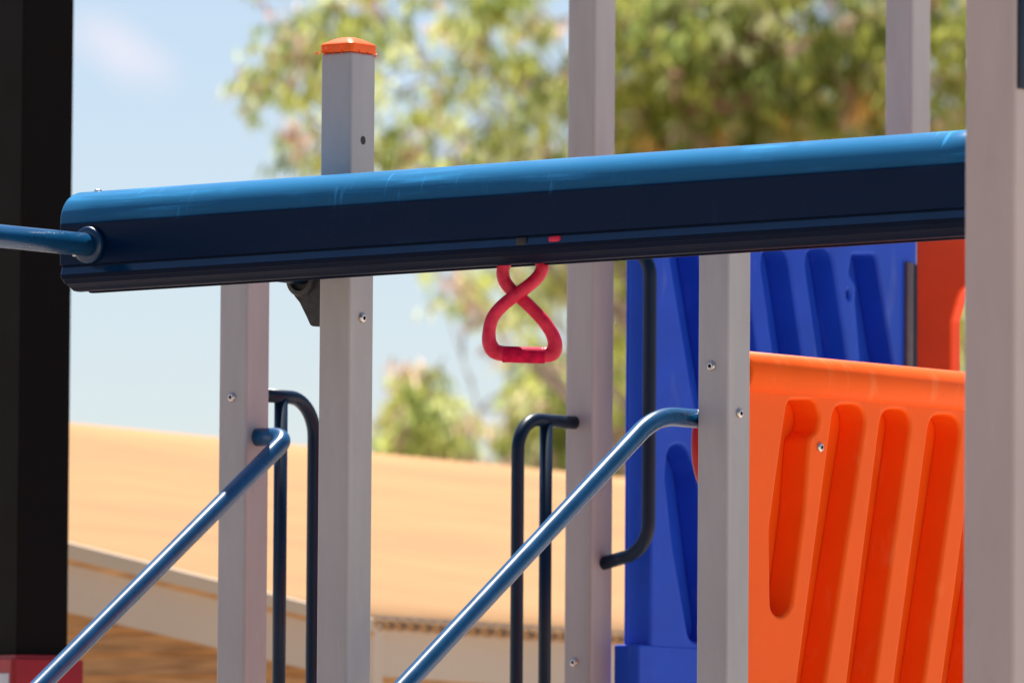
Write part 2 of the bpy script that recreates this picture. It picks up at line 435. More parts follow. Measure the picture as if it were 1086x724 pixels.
# clamp bracket between beam and P2
def make_bracket():
    b0 = POST['P2']; zc = W(324, 294, 22.1).z; cc = Vector((b0.x, b0.y, zc)) - U * .116
    root = empty('clamp_bracket', cc, 'small black cast bracket under the beam, fixed to the side of the orange-capped post', 'bracket')
    bm = bmesh.new()
    # collar, axis V
    seg = 36
    for (d0, d1, r0) in ((-.03, .03, .040),):
        prof = [(d0, .028), (d0, r0 - .003), (d0 + .003, r0), (d1 - .003, r0), (d1, r0 - .003), (d1, .028)]
        prev = None
        for d, r in prof:
            ring = [bm.verts.new(cc + V * d + (U * math.cos(2 * math.pi * k / seg) + Z * math.sin(2 * math.pi * k / seg)) * r) for k in range(seg)]
            if prev:
                for k in range(seg):
                    f = bm.faces.new((prev[k], prev[(k + 1) % seg], ring[(k + 1) % seg], ring[k])); f.smooth = True
            prev = ring
    bm_keep('collar', bm, M['cast'], root)
    zb = W(332, 345, 22.1).z - zc
    pts = [(-.036, -.02), (-.030, -.030), (-.020, -.036), (-.004, -.052), (.022, zb + .004), (.026, zb), (.0715, zb), (.0715, .035), (0.03, .035)]
    bm = bmesh.new(); fr = [bm.verts.new((x, y, -.018)) for x, y in pts]; bk = [bm.verts.new((x, y, .018)) for x, y in pts]
    bm.faces.new(fr); bm.faces.new(bk[::-1]); n = len(pts)
    for k in range(n): bm.faces.new((fr[k], fr[(k + 1) % n], bk[(k + 1) % n], bk[k]))
    bmesh.ops.bevel(bm, geom=bm.edges[:], offset=.003, segments=2, affect='EDGES')
    bm_keep('web', bm, M['cast'], root, frame(cc, U, Z, -V))
    d_to = (BC - cc).dot(V)
    tube_obj('pipe', [cc + V * (d_to + .05) + Z * .012, cc + V * .02 + Z * .010], .024, M['navy'], root, seg=32)
make_bracket()

# ------------------------------------------------------------------ red triangle handle
def make_handle():
    Dh = (CM.inverted() @ (BC + U * tx(553))).z * -1
    def hp(x, y, d=0.): return W(x, y, Dh + d)
    f = .011
    path = [(534, 284, f), (534.5, 296, f), (541, 306, f), (551, 315, f * .9), (563, 326, .004), (577, 341, 0), (586.5, 356, 0), (588.5, 368, 0), (583, 375.5, 0),
            (556, 376, 0), (529, 374, 0), (520.5, 367, 0), (518.5, 355, 0), (522, 338, 0), (533, 324, -.004), (549, 311.5, -f * .9), (564, 300, -f), (573, 290, -f), (575, 281, -f),
            (569, 271, -.004), (555, 266, 0), (541, 271, .005)]
    # closed Catmull-Rom through the points
    P = [hp(*p) for p in path]; n = len(P); pts = []; rs = []
    for i in range(n):
        a, b, c, d = P[i - 1], P[i], P[(i + 1) % n], P[(i + 2) % n]
        for k in range(6):
            t = k / 6
            pts.append(.5 * ((2 * b) + (c - a) * t + (2 * a - 5 * b + 4 * c - d) * t * t + (3 * b - a - 3 * c + d) * t ** 3))
            y0 = path[i][1]; y1 = path[(i + 1) % n][1]; yy = y0 + (y1 - y0) * t
            rs.append(.0146 + (.0026 if yy > 369 else .0026 * max(0, (yy - 350) / 19)))
    root = empty('triangle_handle', hp(553, 266), 'red twisted plastic triangle handle hanging below the blue beam', 'handle')
    bm = bmesh.new(); add_tube(bm, pts, rs, 22, closed=True); bm_keep('grip_loop', bm, M['red'], root)
    # ribbed grip sleeve on the bottom bar
    a = hp(533, 375.5); b = hp(578, 376.8); bm = bmesh.new(); k = 30
    add_tube(bm, [a.lerp(b, i / k) for i in range(k + 1)], [.0178 + (.0009 if i % 2 else 0) for i in range(k + 1)], 22)
    bm_keep('ribbed_grip', bm, M['grip'], root)
    tube_obj('hanger_pin', [hp(555, 272), hp(555, 258)], .009, M['cast'], root, seg=16)
make_handle()

# ------------------------------------------------------------------ handrails
def rail(name, post_key, face, py, offs, label, run=1.15, slope=.68, lead=0.02, px=None, rb=.055):
    b = POST[post_key]; n = U if face > 0 else -U
    p0 = onp(px, py, b + U * (face * H9), U) if px else Vector((b.x, b.y, W(768, py, 22.8).z)) + n * H9
    p1 = p0 + n * offs
    p2 = p1 - V * lead
    d = (-V - Z * slope)
    p3 = p2 + d * run
    p4 = Vector((p3.x, p3.y, 0)) + (-V) * .02
    pts = fillet([p0, p1, p3, p4], [rb, .12], 14) if lead < .05 else fillet([p0, p1, p2, p3, p4], [rb, .38, .12], 14)
    o = tube_obj(name, pts, .0222, M['blue'], None, seg=36)
    return tag(o, label, 'handrail', 'blue stair handrails')
rail('handrail', 'P1', 1, 463.5, .10, 'blue tubular handrail sloping down left from the left grey post', px=273, slope=.70, run=1.7, rb=.065)
rail('handrail', 'P5', -1, 443, .034, 'blue tubular handrail curving down from the grey post beside the orange panel', slope=.705, run=1.9, lead=.16, rb=.032)

def grab_loop(post_key, s, px, py, out1, out2, label):
    b = POST[post_key]; n = V * s; rr = .0168
    p0 = onp(px, py, b + n * H9, V); zt_ = p0.z
    p1 = p0 + n * out2; p2 = Vector((p1.x, p1.y, 1.28))
    root = empty('grab_rail', p0, label, 'grab rail', 'dark blue grab rails')
    tube_obj('outer_tube', fillet([p0, p1, p2, p2 - n * out2 * .96], [.085, .06], 14), rr, M['navy'], root)
    m = p0 + n * out1
    tube_obj('inner_tube', [m - Z * .004, Vector((m.x, m.y, 1.29))], rr * .98, M['navy'], root)
    return root
grab_loop('P3', -1, 609, 448, .118, .235, 'dark blue grab rail looping down on the left of the tall middle post')
b1 = POST['P1']
zz1 = W(300, 424, 24.2).z
def loop2():
    n = V; p0 = Vector((b1.x, b1.y, zz1)) + n * H9
    def atx(px): return (onp(px, 500, b1, U) - b1).dot(V)
    o1 = atx(297.5) - H9; o2 = atx(333) - H9
    root = empty('grab_rail', p0, 'dark blue grab rail arching between the left grey post and the orange-capped post', 'grab rail', 'dark blue grab rails')
    p1 = p0 + n * o2; p2 = Vector((p1.x, p1.y, 1.28)); rr = .0172
    tube_obj('outer_tube', fillet([p0, p1, p2, p2 - n * o2 * .96], [.095, .06], 14), rr, M['navy'], root)
    m = p0 + n * o1; tube_obj('inner_tube', [m - Z * .004, Vector((m.x, m.y, 1.29))], rr * .98, M['navy'], root)
loop2()
# D-shaped handle on the right face of P3
def d_handle():
    b = POST['P3']; pl = b + U * H9
    a = onp(640, 597, pl, U); c = Vector((a.x, a.y, onp(640, 262, pl, U).z))
    out = .145
    pts = fillet([a, a + U * out + Z * .03, c + U * out - Z * .01, c], [.09, .09], 14)
    o = tube_obj('grab_rail', pts, .0175, M['navy'], None)
    tag(o, 'dark blue D-shaped grab rail curving in front of the blue panel', 'grab rail', 'dark blue grab rails')
d_handle()

# ------------------------------------------------------------------ orange barrier panel
def plane_map(O, n, ax):
    def f(p): 
        q = onp(p[0], p[1], O, n) - O
        return Vector((q.dot(ax), q.z))
    return f
def slot(px, f, rad=.012): return round_poly([f(p) for p in px], rad)
def orange_panel():
    b = POST['P5']; fu = .026
    O = Vector((b.x, b.y, 0)) + U * fu; f = plane_map(O, U, V)
    root = empty('barrier_panel', Vector((b.x, b.y, 1.3)) + V * .6, 'orange moulded plastic barrier panel with slanted slots and rounded top edge', 'panel')
    ztop_ = f((900, 395)).y
    a0, a1 = H9 + .010, 1.29
    zt_ = f((860, 405)).y; z0 = 1.30
    holes = []
    holes.append(round_poly([f(p) for p in [(836, 424), (864, 424), (869.5, 440), (867, 456), (858.5, 464), (857, 482), (853, 540), (840, 643), (829, 655), (818, 648), (816.8, 560), (829, 470)]],
                            [.03, .03, .03, .03, .03, .03, .1, .04, .04, .04, .1, .1], 10))
    def long_slot(tl, tr, bl, br, top):
        # straight sides carried on below the frame to the slot's foot
        k = 1.28
        def ex(a, b_): return (a[0] + (b_[0] - a[0]) * k, a[1] + (b_[1] - a[1]) * k)
        up = lambda p, q: (p[0] + (p[0] - q[0]) * (p[1] - top) / (q[1] - p[1]), top)
        holes.append(round_poly([f(up(tl, bl)), f(up(tr, br)), f(ex(tr, br)), f(ex(tl, bl))], [.05, .05, .03, .03], 10))
    long_slot((882, 452), (917, 452), (846, 724), (875, 724), 429)
    long_slot((933, 456), (965, 456), (899, 724), (928, 724), 434)
    long_slot((984, 462), (1018, 462), (949, 724), (980, 724), 440)
    long_slot((1035, 468), (1069, 468), (1000, 724), (1030, 724), 446)
    long_slot((1086, 474), (1120, 474), (1050, 724), (1082, 724), 452)
    outline = round_poly([Vector((a0, z0)), Vector((a1, z0)), Vector((a1, zt_)), Vector((a0, zt_))], .015)
    bm = plate_bm(outline, holes, .080, .010)
    t = bmesh.new(); add_box(t, H9 + .002, a1 + .008, z0 - .01, zt_, -.098, -.076, .003, 2)
    me = bpy.data.meshes.new('t'); t.to_mesh(me); t.free(); bm.from_mesh(me)
    o = bm_keep('face', bm, M['orange'], root, frame(O, V, Z, U)); wn(o)
    # rolled top: rounded section swept along V
    zc = f((800, 395)).y; r = .052
    bm = bmesh.new(); prof = []
    for k in range(32):
        a = 2 * math.pi * k / 32
        prof.append((r * .95 * math.cos(a), zc + (r * math.sin(a) if math.sin(a) > 0 else r * 1.0 * math.sin(a))))
    xs = [(H9 + .0025, .80), (H9 + .005, .93), (H9 + .010, 1.), (a1 - .008, 1.), (a1, .93), (a1 + .004, .8)]
    prev = None; first = None
    for x, s in xs:
        ring = [bm.verts.new((x, zc + (z - zc) * s, n * s - fu * 1.)) for n, z in prof]
        if prev:
            for k in range(32):
                ff = bm.faces.new((prev[k], prev[(k + 1) % 32], ring[(k + 1) % 32], ring[k])); ff.smooth = True
        else: first = ring
        prev = ring
    bm.faces.new(first); bm.faces.new(prev[::-1])
    o = bm_keep('rolled_top', bm, M['orange'], root, frame(O, V, Z, U))
    q = onp(869.5, 474, O, U); bolt(root, q, U, 1.)
    # dark drain plug in the end of the roll
    return root
orange_panel()

# ------------------------------------------------------------------ blue wall panel
def blue_panel():
    b = POST['P3']; u0, u1 = H9 + .004, H9 + .092
    O = Vector((b.x, b.y, 0)) + U * u1; f = plane_map(O, U, V)
    root = empty('wall_panel', Vector((b.x, b.y, 1.3)) + V * .6 + U * .09, 'blue moulded plastic wall panel with slanted recessed slots, behind the orange panel', 'panel')
    a0 = f((691, 500)).x; a1 = f((973, 320)).x
    z0 = f((700, 684)).y; zt_ = f((820, 235)).y
    holes = []
    R6 = [.018, .018, .02, .02, .02, .02]
    def sl(tl, tr, bl, br, top):
        up = lambda p, q: (p[0] + (p[0] - q[0]) * (p[1] - top) / (q[1] - p[1]), top)
        holes.append(round_poly([f(up(tl, bl)), f(up(tr, br)), f(br), f(bl)], [.05, .05, .04, .04], 10))
    sl((807, 278), (837, 278), (858, 640), (890, 640), 264)
    sl((854.5, 280), (884, 280), (905, 640), (938, 640), 264)
    sl((760, 276), (790, 276), (809, 640), (842, 640), 262)
    sl((711, 272), (742, 272), (763, 590), (795, 600), 256)
    holes.append(round_poly([f(p) for p in [(904, 270), (929, 270), (932, 290), (950, 400), (968, 520), (945, 520), (914, 395), (908, 318), (908.5, 302), (901, 290)]],
                            [.016, .018, .02, .05, .02, .02, .05, .012, .012, .012]))
    holes.append(round_poly([f(p) for p in [(709, 473), (726, 470), (739, 500), (760, 668), (752, 684), (731, 678), (713.5, 575), (706, 505)]], [.05, .05, .08, .05, .03, .04, .08, .06], 10))
    q = f((900, 312)); holes.append([q + Vector((.0068 * math.cos(R(30 * k)), .0125 * math.sin(R(30 * k)))) for k in range(12)])
    outline = round_poly([Vector((a0, z0 - .25)), Vector((a1, z0 - .25)), Vector((a1, zt_)), Vector((a0, zt_))], .012)
    bm = plate_bm(outline, holes, .082, .010)
    t = bmesh.new(); add_box(t, a0 + .001, a1 - .001, z0 - .24, zt_ - .003, -(u1 - u0), -.078, .004, 2)
    # base flange, its top catching light
    al = f((677, 690)).x
    add_box(t, al, a1, z0 - .26, z0, -.080, .0025, .006, 3)
    me = bpy.data.meshes.new('t'); t.to_mesh(me); t.free(); bm.from_mesh(me)
    o = bm_keep('face', bm, M['bluep'], root, frame(O, V, Z, U)); wn(o)
    # grey joining strip and a dark strip painted for the shaded gap at the right end
    zs_ = f((962, 278)).y; xa, xb, xc = f((959, 330)).x, f((966, 330)).x, f((972, 330)).x
    bm = bmesh.new(); add_box(bm, xa, xb, 1.2, zs_, -.02, .010, .003, 2); bm_keep('joining_strip', bm, M['strip_grey'], root, frame(O, V, Z, U))
    bm = bmesh.new(); add_box(bm, xb + .0005, xc, 1.2, zs_ - .004, -.02, .004, .001, 1); bm_keep('gap_shade_strip', bm, M['dark'], root, frame(O, V, Z, U))
blue_panel()

# red-orange panel behind the right end
def second_orange():
    P0 = W(985, 320, 25.6); P0.z = 0; f = plane_map(P0, V, U)
    root = empty('tunnel_panel', P0 + Z * 1.3, 'red-orange plastic panel with an arched opening, right of the blue wall panel', 'panel')
    outline = round_poly([f((971, 900)), f((1100, 900)), f((1100, 235)), f((971, 235))], .02)
    hole = round_poly([f((1009, 800)), f((1062, 800)), f((1062, 345)), f((1055, 308)), f((1020, 300)), f((1009, 340))], [.02, .02, .03, .06, .05, .04])
    bm = plate_bm(outline, [hole], .045, .009)
    o = bm_keep('face', bm, M['redor'], root, frame(P0, U, Z, -V)); wn(o)
second_orange()

# red toy steering wheel mostly hidden behind P5
def wheel():
    c = W(752, 474, 23.25); root = empty('toy_steering_wheel', c, 'round red toy steering wheel peeking out behind the grey post at the handrail end', 'toy')
    e1 = Vector((.33, .944, 0)).normalized(); bm = bmesh.new(); r = .098
    add_tube(bm, [c + (e1 * math.cos(R(10 * k)) + Z * math.sin(R(10 * k))) * r for k in range(36)], .0125, 14, closed=True)
    o = bm_keep('rim', bm, M['redpad'], root)
    bm = bmesh.new()
    for a in (90, 210, 330): add_tube(bm, [c, c + (e1 * math.cos(R(a)) + Z * math.sin(R(a))) * r], .010, 10)
    bm_keep('spokes', bm, M['redpad'], root)
    b = POST['P5']
    t = Vector((b.x, b.y, c.z)) + V * H9
    tube_obj('axle', [c, t], .014, M['navy'], root, seg=16)
wheel()

# deck the posts carry (below the frame)
def deck():
    b1, b5, b3 = POST['P1'], POST['P5'], POST['P3']
    o0 = Vector((b1.x, b1.y, 0)); w = (b5 - b1).dot(U)
    root = empty('play_deck', o0 + Z * 1.18, 'brown perforated play deck carried by the grey posts', 'deck')
    bm = bmesh.new(); add_box(bm, H9 + .003, w - H9 - .003, H9 + .003, 1.3, 1.16, 1.22, .006, 2)
    bm_keep('deck_plate', bm, M['rubber'], root, frame(o0, U, V, Z))
deck()

# ------------------------------------------------------------------ dark column with red pad
def column():
    D = 27.; p = W(22, 360, D - .14); a = R(17)
    A = Vector((math.cos(a), math.sin(a), 0)); B = Vector((-math.sin(a), math.cos(a), 0))
    # nearest corner at px 22; right face along A for the seen 54 px, other face along B
    wA = (76 - 23) * D / FPX / math.cos(a)
    # rotate so that left face also shows
    C0 = Vector((p.x, p.y, 0)); root = empty('steel_column', C0, 'thick black steel column at the left edge of the picture', 'column')
    L = Vector((-math.cos(R(50)), math.sin(R(50)), 0))
    def prism(bm, off, z0, z1, bev):
        # quad: corner, along A, opposite, along L
        c = C0 - (A * 1 + L * 1) * off
        pts = [c, c + A * (wA + 2 * off), c + A * (wA + 2 * off) + L * (.2 + 2 * off), c + L * (.2 + 2 * off)]
        lo = [bm.verts.new((q.x, q.y, z0)) for q in pts]; hi = [bm.verts.new((q.x, q.y, z1)) for q in pts]
        bm.faces.new(lo[::-1]); bm.faces.new(hi)
        for k in range(4): bm.faces.new((lo[k], lo[(k + 1) % 4], hi[(k + 1) % 4], hi[k]))
        bmesh.ops.bevel(bm, geom=[e for e in bm.edges], offset=bev, segments=3, affect='EDGES')
    bm = bmesh.new(); prism(bm, 0, 0, 4.2, .006); bm_keep('shaft', bm, M['column'], root)
    root2 = empty('column_pad', C0, 'red vinyl safety pad wrapped around the foot of the black column', 'pad')
    zt_ = W(40, 697, D).z; bm = bmesh.new(); prism(bm, .030, .02, zt_, .012); bm_keep('sleeve', bm, M['redpad'], root2)
    bm = bmesh.new()
    n = L.cross(Z).normalized(); n = n if n.y < 0 else -n
    c = C0 - (A + L) * .030
    zw = W(8, 716, D).z
    add_box(bm, .018, .16, 1.2, zw, 0, .0025, .001, 1)
    bm_keep('white_label', bm, M['white'], root2, frame(c, L, Z, n))
column()

# ------------------------------------------------------------------ house
def house():
    K = W(400, 658, 31)
    q = onp(655, 673, K, Z)  # same height
    e = (q - K); e.z = 0; e.normalize()
    p = Vector((-e.y, e.x, 0))
    # rake: vertical plane through K along p
    nG = e.copy()
    rk = onp(71, 575, K, nG); rake = (rk - K).normalized()
    n = e.cross(rake).normalized(); 
    if n.z < 0: n = -n
    print('HOUSE', 'e', e, 'K', K, 'rake', rake, 'rk', rk)
    r1 = onp(70, 447, K, n); r2 = onp(660, 505, K, n)
    print('ridge', r1, r2, (r2 - r1).normalized())
    Lr = max((r1 - K).dot(rake), (r2 - K).dot(rake)); 
    root = empty('house', Vector((K.x, K.y, 0)), 'low house with a peach corrugated iron roof, cream trim and brown boards', 'house')
    rd = (r2 - r1).normalized()
    # corrugated sheet: e-direction waves (pitch 76 mm), rows running up the rake
    def s_ridge(t):   # distance up the rake at which the ridge line crosses, for eave position t
        # solve K + e t + rake s on line r1 + rd k
        A = r1 - K; a1 = A.dot(e); d1 = rd.dot(e); k = (t - a1) / d1
        pt = r1 + rd * k; return (pt - K).dot(rake)
    bm = bmesh.new(); pitch = .066; sub = 6; amp = .015; Lt = 14.0; nt_ = int(Lt / pitch * sub)
    cols = []
    for i in range(nt_ + 1):
        t = i * pitch / sub; h = amp * math.cos(2 * math.pi * i / sub); S = max(.5, s_ridge(t))
        sag = .012 * math.sin(t * 5.1) + .006 * math.sin(t * 13)
        c = [bm.verts.new(K + e * t + rake * (s + (sag if s == 0 else 0)) + n * (h - amp + .002 * noise.noise(Vector((t * 3, s * 3, 0))))) for s in [S * j / 10 for j in range(11)]]
        cols.append(c)
    for a, b in zip(cols, cols[1:]):
        for j in range(10):
            f = bm.faces.new((a[j], b[j], b[j + 1], a[j + 1])); f.smooth = True
    me = bpy.data.meshes.new('roof'); bm.to_mesh(me); bm.free(); o = link('roof', me, M['roof'], root)
    sd = o.modifiers.new('s', 'SOLIDIFY'); sd.thickness = .004; sd.offset = -1
    # vertical walls traced on their own planes and given thickness
    def slab(name, pix, P0, nn, m, th, out=0.):
        pts = [onp(x, y, P0 + nn * out, nn) for x, y in pix]; bm = bmesh.new()
        a = [bm.verts.new(q_) for q_ in pts]; b = [bm.verts.new(q_ - nn * th) for q_ in pts]; k_ = len(pts)
        bm.faces.new(a); bm.faces.new(b[::-1])
        for k in range(k_): bm.faces.new((a[k], a[(k + 1) % k_], b[(k + 1) % k_], b[k]))
        return bm_keep(name, bm, m, root)
    g = -e
    def ln(x, x0, y0, x1, y1): return y0 + (y1 - y0) * (x - x0) / (x1 - x0)
    xl, xr = -260, 391
    top = lambda x: ln(x, 71, 575, 400, 658)
    slab('barge_board', [(xl, top(xl)), (xr, top(xr)), (xr, top(xr) + 13), (xl, top(xl) + 21)], K, g, M['beige2'], .03, .06)
    slab('barge_shadow_strip', [(xl, top(xl) + 19), (xr, top(xr) + 11), (xr, top(xr) + 18), (xl, top(xl) + 28)], K, g, M['timber'], .03, .035)  # brown strip put in for the shadow line below the barge
    mid = lambda x: ln(x, 60, 598, 228, 635)
    bot = lambda x: ln(x, 60, 646, 228, 686)
    slab('gable_band', [(xl, top(xl) + 6), (396, top(396) + 6), (396, bot(396)), (xl, bot(xl))], K, g, M['beige'], .05, .0)
    # lower boards, each lapped
    zlow = .3
    gA = onp(402, bot(402), K - g * .05, g); 
    y = 0; bmw = bmesh.new()
    for i in range(18):
        z1 = onp(150, 655, K, g).z + .5 - i * .075; z0 = z1 - .085
        base = K - g * .06 ; tn = rake.z / math.hypot(rake.x, rake.y); st = max(.03, (z1 - K.z + .12) / tn)
        p_a = Vector((base.x, base.y, 0)) + p * st; p_b = p_a + p * 9
        vs = [p_a + Z * z1, p_b + Z * z1, p_b + Z * z0 + g * .022, p_a + Z * z0 + g * .022, p_a + Z * z0, p_b + Z * z0]
        v = [bmw.verts.new(q_) for q_ in vs]
        bmw.faces.new((v[0], v[1], v[2], v[3])); bmw.faces.new((v[3], v[2], v[5], v[4]))
    me = bpy.data.meshes.new('gable_boards'); bmw.to_mesh(me); bmw.free(); link('gable_boards', me, M['timber'], root)
    # long side under the eave
    nE = -p
    Ke = K - e * 0
    slab('eave_fascia', [(398, 652), (1200, 704), (1200, 770), (398, 716)], K, nE, M['beige'], .05, -.06)
    slab('side_wall', [(398, 700), (1200, 750), (1200, 1000), (398, 1000)], K, nE, M['timber'], .05, -.10)
house()

# ------------------------------------------------------------------ gum trees
def gum(name, label, trunk_px, D, blobs, leaf_n, seed, tone, orange=None, depth=1.0):
    rnd = random.Random(seed); base = W(trunk_px, 360, D); base = Vector((base.x, base.y, 0))
    root = empty(name, base, label, 'tree', 'gum trees behind the play equipment')
    tops = [W(x, y, D + dz) for x, y, rx, ry, dz, w, k in blobs]
    # trunk and limbs
    bm = bmesh.new()
    ztop_ = max(t.z for t in tops) * .8
    zf = min(t.z for t in tops) * .75
    fork = base + Z * zf + Vector((.2, 0, 0))
    add_tube(bm, [base, base + Z * zf * .5 + Vector((.08, .05, 0)), fork, fork + Vector((.15, .1, (ztop_ - zf) * .5)), fork + Vector((-.1, .1, (ztop_ - zf)))], [.22, .18, .15, .10, .04], 12)
    bm_keep('trunk', bm, M['bark'], root)
    bm = bmesh.new()
    for t in tops:
        s = base.lerp(fork, rnd.uniform(.7, 1)) + Z * rnd.uniform(0, max(.05, (t.z - fork.z) * .4)); m = s.lerp(t, .5) + Vector((rnd.uniform(-.2, .2), rnd.uniform(-.2, .2), rnd.uniform(0, .3)))
        pts = fillet([s, m, t], .8, 5); add_tube(bm, pts, [.034 - .028 * i / (len(pts) - 1) for i in range(len(pts))], 7)
        for _ in range(5):
            a = m.lerp(t, rnd.uniform(.1, 1)); d = Vector((rnd.uniform(-1, 1), rnd.uniform(-1, 1), rnd.uniform(-.4, .8))) * .45
            add_tube(bm, [a, a + d * .5 + Z * .05, a + d], [.014, .010, .004], 5)
    bm_keep('limbs', bm, M['bark'], root)
    # crown: hanging sprays of narrow leaves
    verts, faces, cols = [], [], []
    wsum = sum(b[5] for b in blobs)
    for (x, y, rx, ry, dz, w, kk) in blobs:
        n_spray = int(leaf_n * w / wsum / 14)
        for _ in range(n_spray):
            while True:
                a, b_, c = rnd.uniform(-1, 1), rnd.uniform(-1, 1), rnd.uniform(-1, 1)
                if a * a + b_ * b_ + c * c < 1: break
            s = W(x + a * rx, y + b_ * ry, D + dz + c * depth)
            # clumping: thin out by noise so gaps open up
            g = noise.noise(s * 2.3 + Vector((seed, 0, 0))) + .5 * noise.noise(s * 5.1)
            if g < kk: continue
            tnt = noise.noise(s * 1.7 + Vector((0, seed * 3., 0)))
            r_ = rnd.random(); 
            if orange and any(((x + a * rx) - o[0]) ** 2 + ((y + b_ * ry) - o[1]) ** 2 < o[2] ** 2 for o in orange) and r_ < .42: base_c = (.62, .40, .13)
            elif r_ < .07: base_c = (.27, .15, .10)
            elif r_ < .15: base_c = (.42, .30, .22)
            elif r_ < .50 or tnt > .28: base_c = tone[1]
            elif r_ < .86: base_c = tone[0]
            else: base_c = tone[2]
            sd = Vector((rnd.gauss(0, 1), rnd.gauss(0, 1), rnd.uniform(-1.6, .2))).normalized()
            for l in range(14):
                o = s + sd * rnd.uniform(0, .26) + Vector((rnd.gauss(0, .035), rnd.gauss(0, .035), rnd.gauss(0, .03)))
                dr = Vector((rnd.gauss(0, .45), rnd.gauss(0, .45), -1)).normalized(); L = rnd.uniform(.09, .18); wd = rnd.uniform(.012, .021)
                sx = dr.cross(Vector((rnd.uniform(-1, 1), rnd.uniform(-1, 1), .2))).normalized() * wd
                cv = dr.cross(sx).normalized() * L * .12
                i0 = len(verts); verts += [o, o + dr * L * .4 + sx + cv, o + dr * L, o + dr * L * .4 - sx + cv]; faces.append((i0, i0 + 1, i0 + 2, i0 + 3))
                v = rnd.uniform(.65, 1.4); cols += [(base_c[0] * v, base_c[1] * v, base_c[2] * v, 1)] * 4
    me = bpy.data.meshes.new('crown'); me.from_pydata([tuple(v) for v in verts], [], faces)
    ca = me.color_attributes.new('leaf_colour', 'FLOAT_COLOR', 'POINT')
    flat = [c for q in cols for c in q]; ca.data.foreach_set('color', flat)
    link('crown', me, M['leaf'], root)
tone1 = ((.17, .215, .045), (.31, .325, .06), (.40, .42, .20))
# (px, py, rx, ry, dz, weight, gap threshold)
gum('gum_tree', 'big sunlit gum tree with hanging olive foliage behind the blue beam', 800, 75, [
    (345, 40, 60, 50, 0, 5, -.05), (300, 85, 38, 30, 0, 1.5, .02), (350, 130, 55, 45, .5, 2.0, .05), (440, 130, 60, 60, .5, 2.6, .05), (420, 40, 60, 60, .5, 2.2, .08), (540, 20, 70, 50, 0, 3.8, .0),
    (520, 100, 80, 50, 0, 3.0, .05), (570, 130, 50, 70, .3, 4.0, -.1), (520, 165, 80, 30, .3, 2, .05), (330, 150, 40, 30, 0, .8, .05), (260, 80, 10, 20, 0, .3, 0), (350, -60, 120, 60, 0, 4, 0), (540, -60, 120, 60, 0, 4, 0),
    (720, 40, 110, 80, 0, 15, -.22), (860, 40, 110, 90, 0, 15, -.26), (980, 60, 90, 100, 0, 11, -.2), (720, 140, 100, 70, .3, 12, -.28), (850, 140, 100, 70, .3, 12, -.28), (1080, 60, 90, 120, 0, 8, -.3), (1030, 340, 60, 90, 0, 4, -.4),
    (760, -80, 200, 70, 0, 8, -.3), (960, -80, 160, 70, 0, 6, -.3), (800, 260, 150, 70, .5, 7, -.4), (620, 250, 60, 60, .3, 3.5, -.1), (560, 300, 50, 30, .3, 1.2, .0), (655, 330, 25, 90, 1, 3, -.3)],
    56000, 5, tone1, orange=[(838, 128, 26), (765, 140, 18), (700, 150, 14), (905, 95, 14)])
gum('gum_tree', 'small gum tree rising behind the roof, left of the red handle', 455, 72, [
    (440, 410, 30, 35, 0, 3, -.1), (455, 450, 45, 35, 0, 6, -.25), (472, 480, 32, 24, 0, 3, -.15), (420, 440, 22, 30, 0, 1.2, 0), (455, 530, 60, 50, 0, 4, -.3)], 5200, 11, tone1)
gum('gum_tree', 'olive green gum tree between the roof and the tall middle post', 610, 78, [
    (590, 410, 55, 30, 0, 4.5, -.15), (510, 300, 55, 35, 0, 1.6, .05), (570, 400, 25, 60, 0, 2.0, -.05), (565, 465, 38, 28, 0, 4, -.2), (620, 460, 50, 60, 0, 6, -.35), (660, 420, 30, 100, 0, 6, -.4), (600, 520, 90, 50, 0, 5, -.3), (465, 300, 25, 30, 0, .5, .1), (575, 350, 30, 50, 0, 1.2, .05)], 15000, 21, tone1)

# ------------------------------------------------------------------ ground
bm = bmesh.new(); bmesh.ops.create_grid(bm, x_segments=8, y_segments=8, size=3000)
tag(from_bm('ground', bm, M['ground'], None, Matrix.Translation((0, 0, 0))), kind='structure')
bm = bmesh.new(); bmesh.ops.create_grid(bm, x_segments=4, y_segments=4, size=1)
for v in bm.verts: v.co.x *= 8; v.co.y *= 11
tag(from_bm('softfall_bounce_damper', bm, M['rubber'], None, Matrix.Translation((-6.5, 15, .004))), kind='structure')  # unseen patch shifted left and darkened to cut bounce on left-facing sides

# unseen tree mass added behind the viewer to block horizon light and darken reflections
bm = bmesh.new(); rnd = random.Random(4)
for i in range(62):
    a = R(rnd.uniform(185, 282)); rr_ = rnd.uniform(26, 36); c = Vector((math.cos(a) * rr_, math.sin(a) * rr_ + 4, rnd.uniform(3, 15)))
    t = bmesh.new(); bmesh.ops.create_icosphere(t, subdivisions=4, radius=rnd.uniform(2.6, 4.2))
    for v in t.verts: v.co += v.co.normalized() * (noise.noise(v.co * .7 + c) * 1.1 + noise.noise(v.co * 2.7 + c) * .5); v.co.z *= 1.1; v.co += c
    me = bpy.data.meshes.new('t'); t.to_mesh(me); t.free(); bm.from_mesh(me); bpy.data.meshes.remove(me)
M['blocker'] = paint('blocker_foliage', (.045, .06, .02), .8, .6, 2)
tag(from_bm('unseen_tree_blocker', bm, M['blocker']), 'dark tree mass added behind the viewer to cut horizon light', 'trees', kind='stuff')

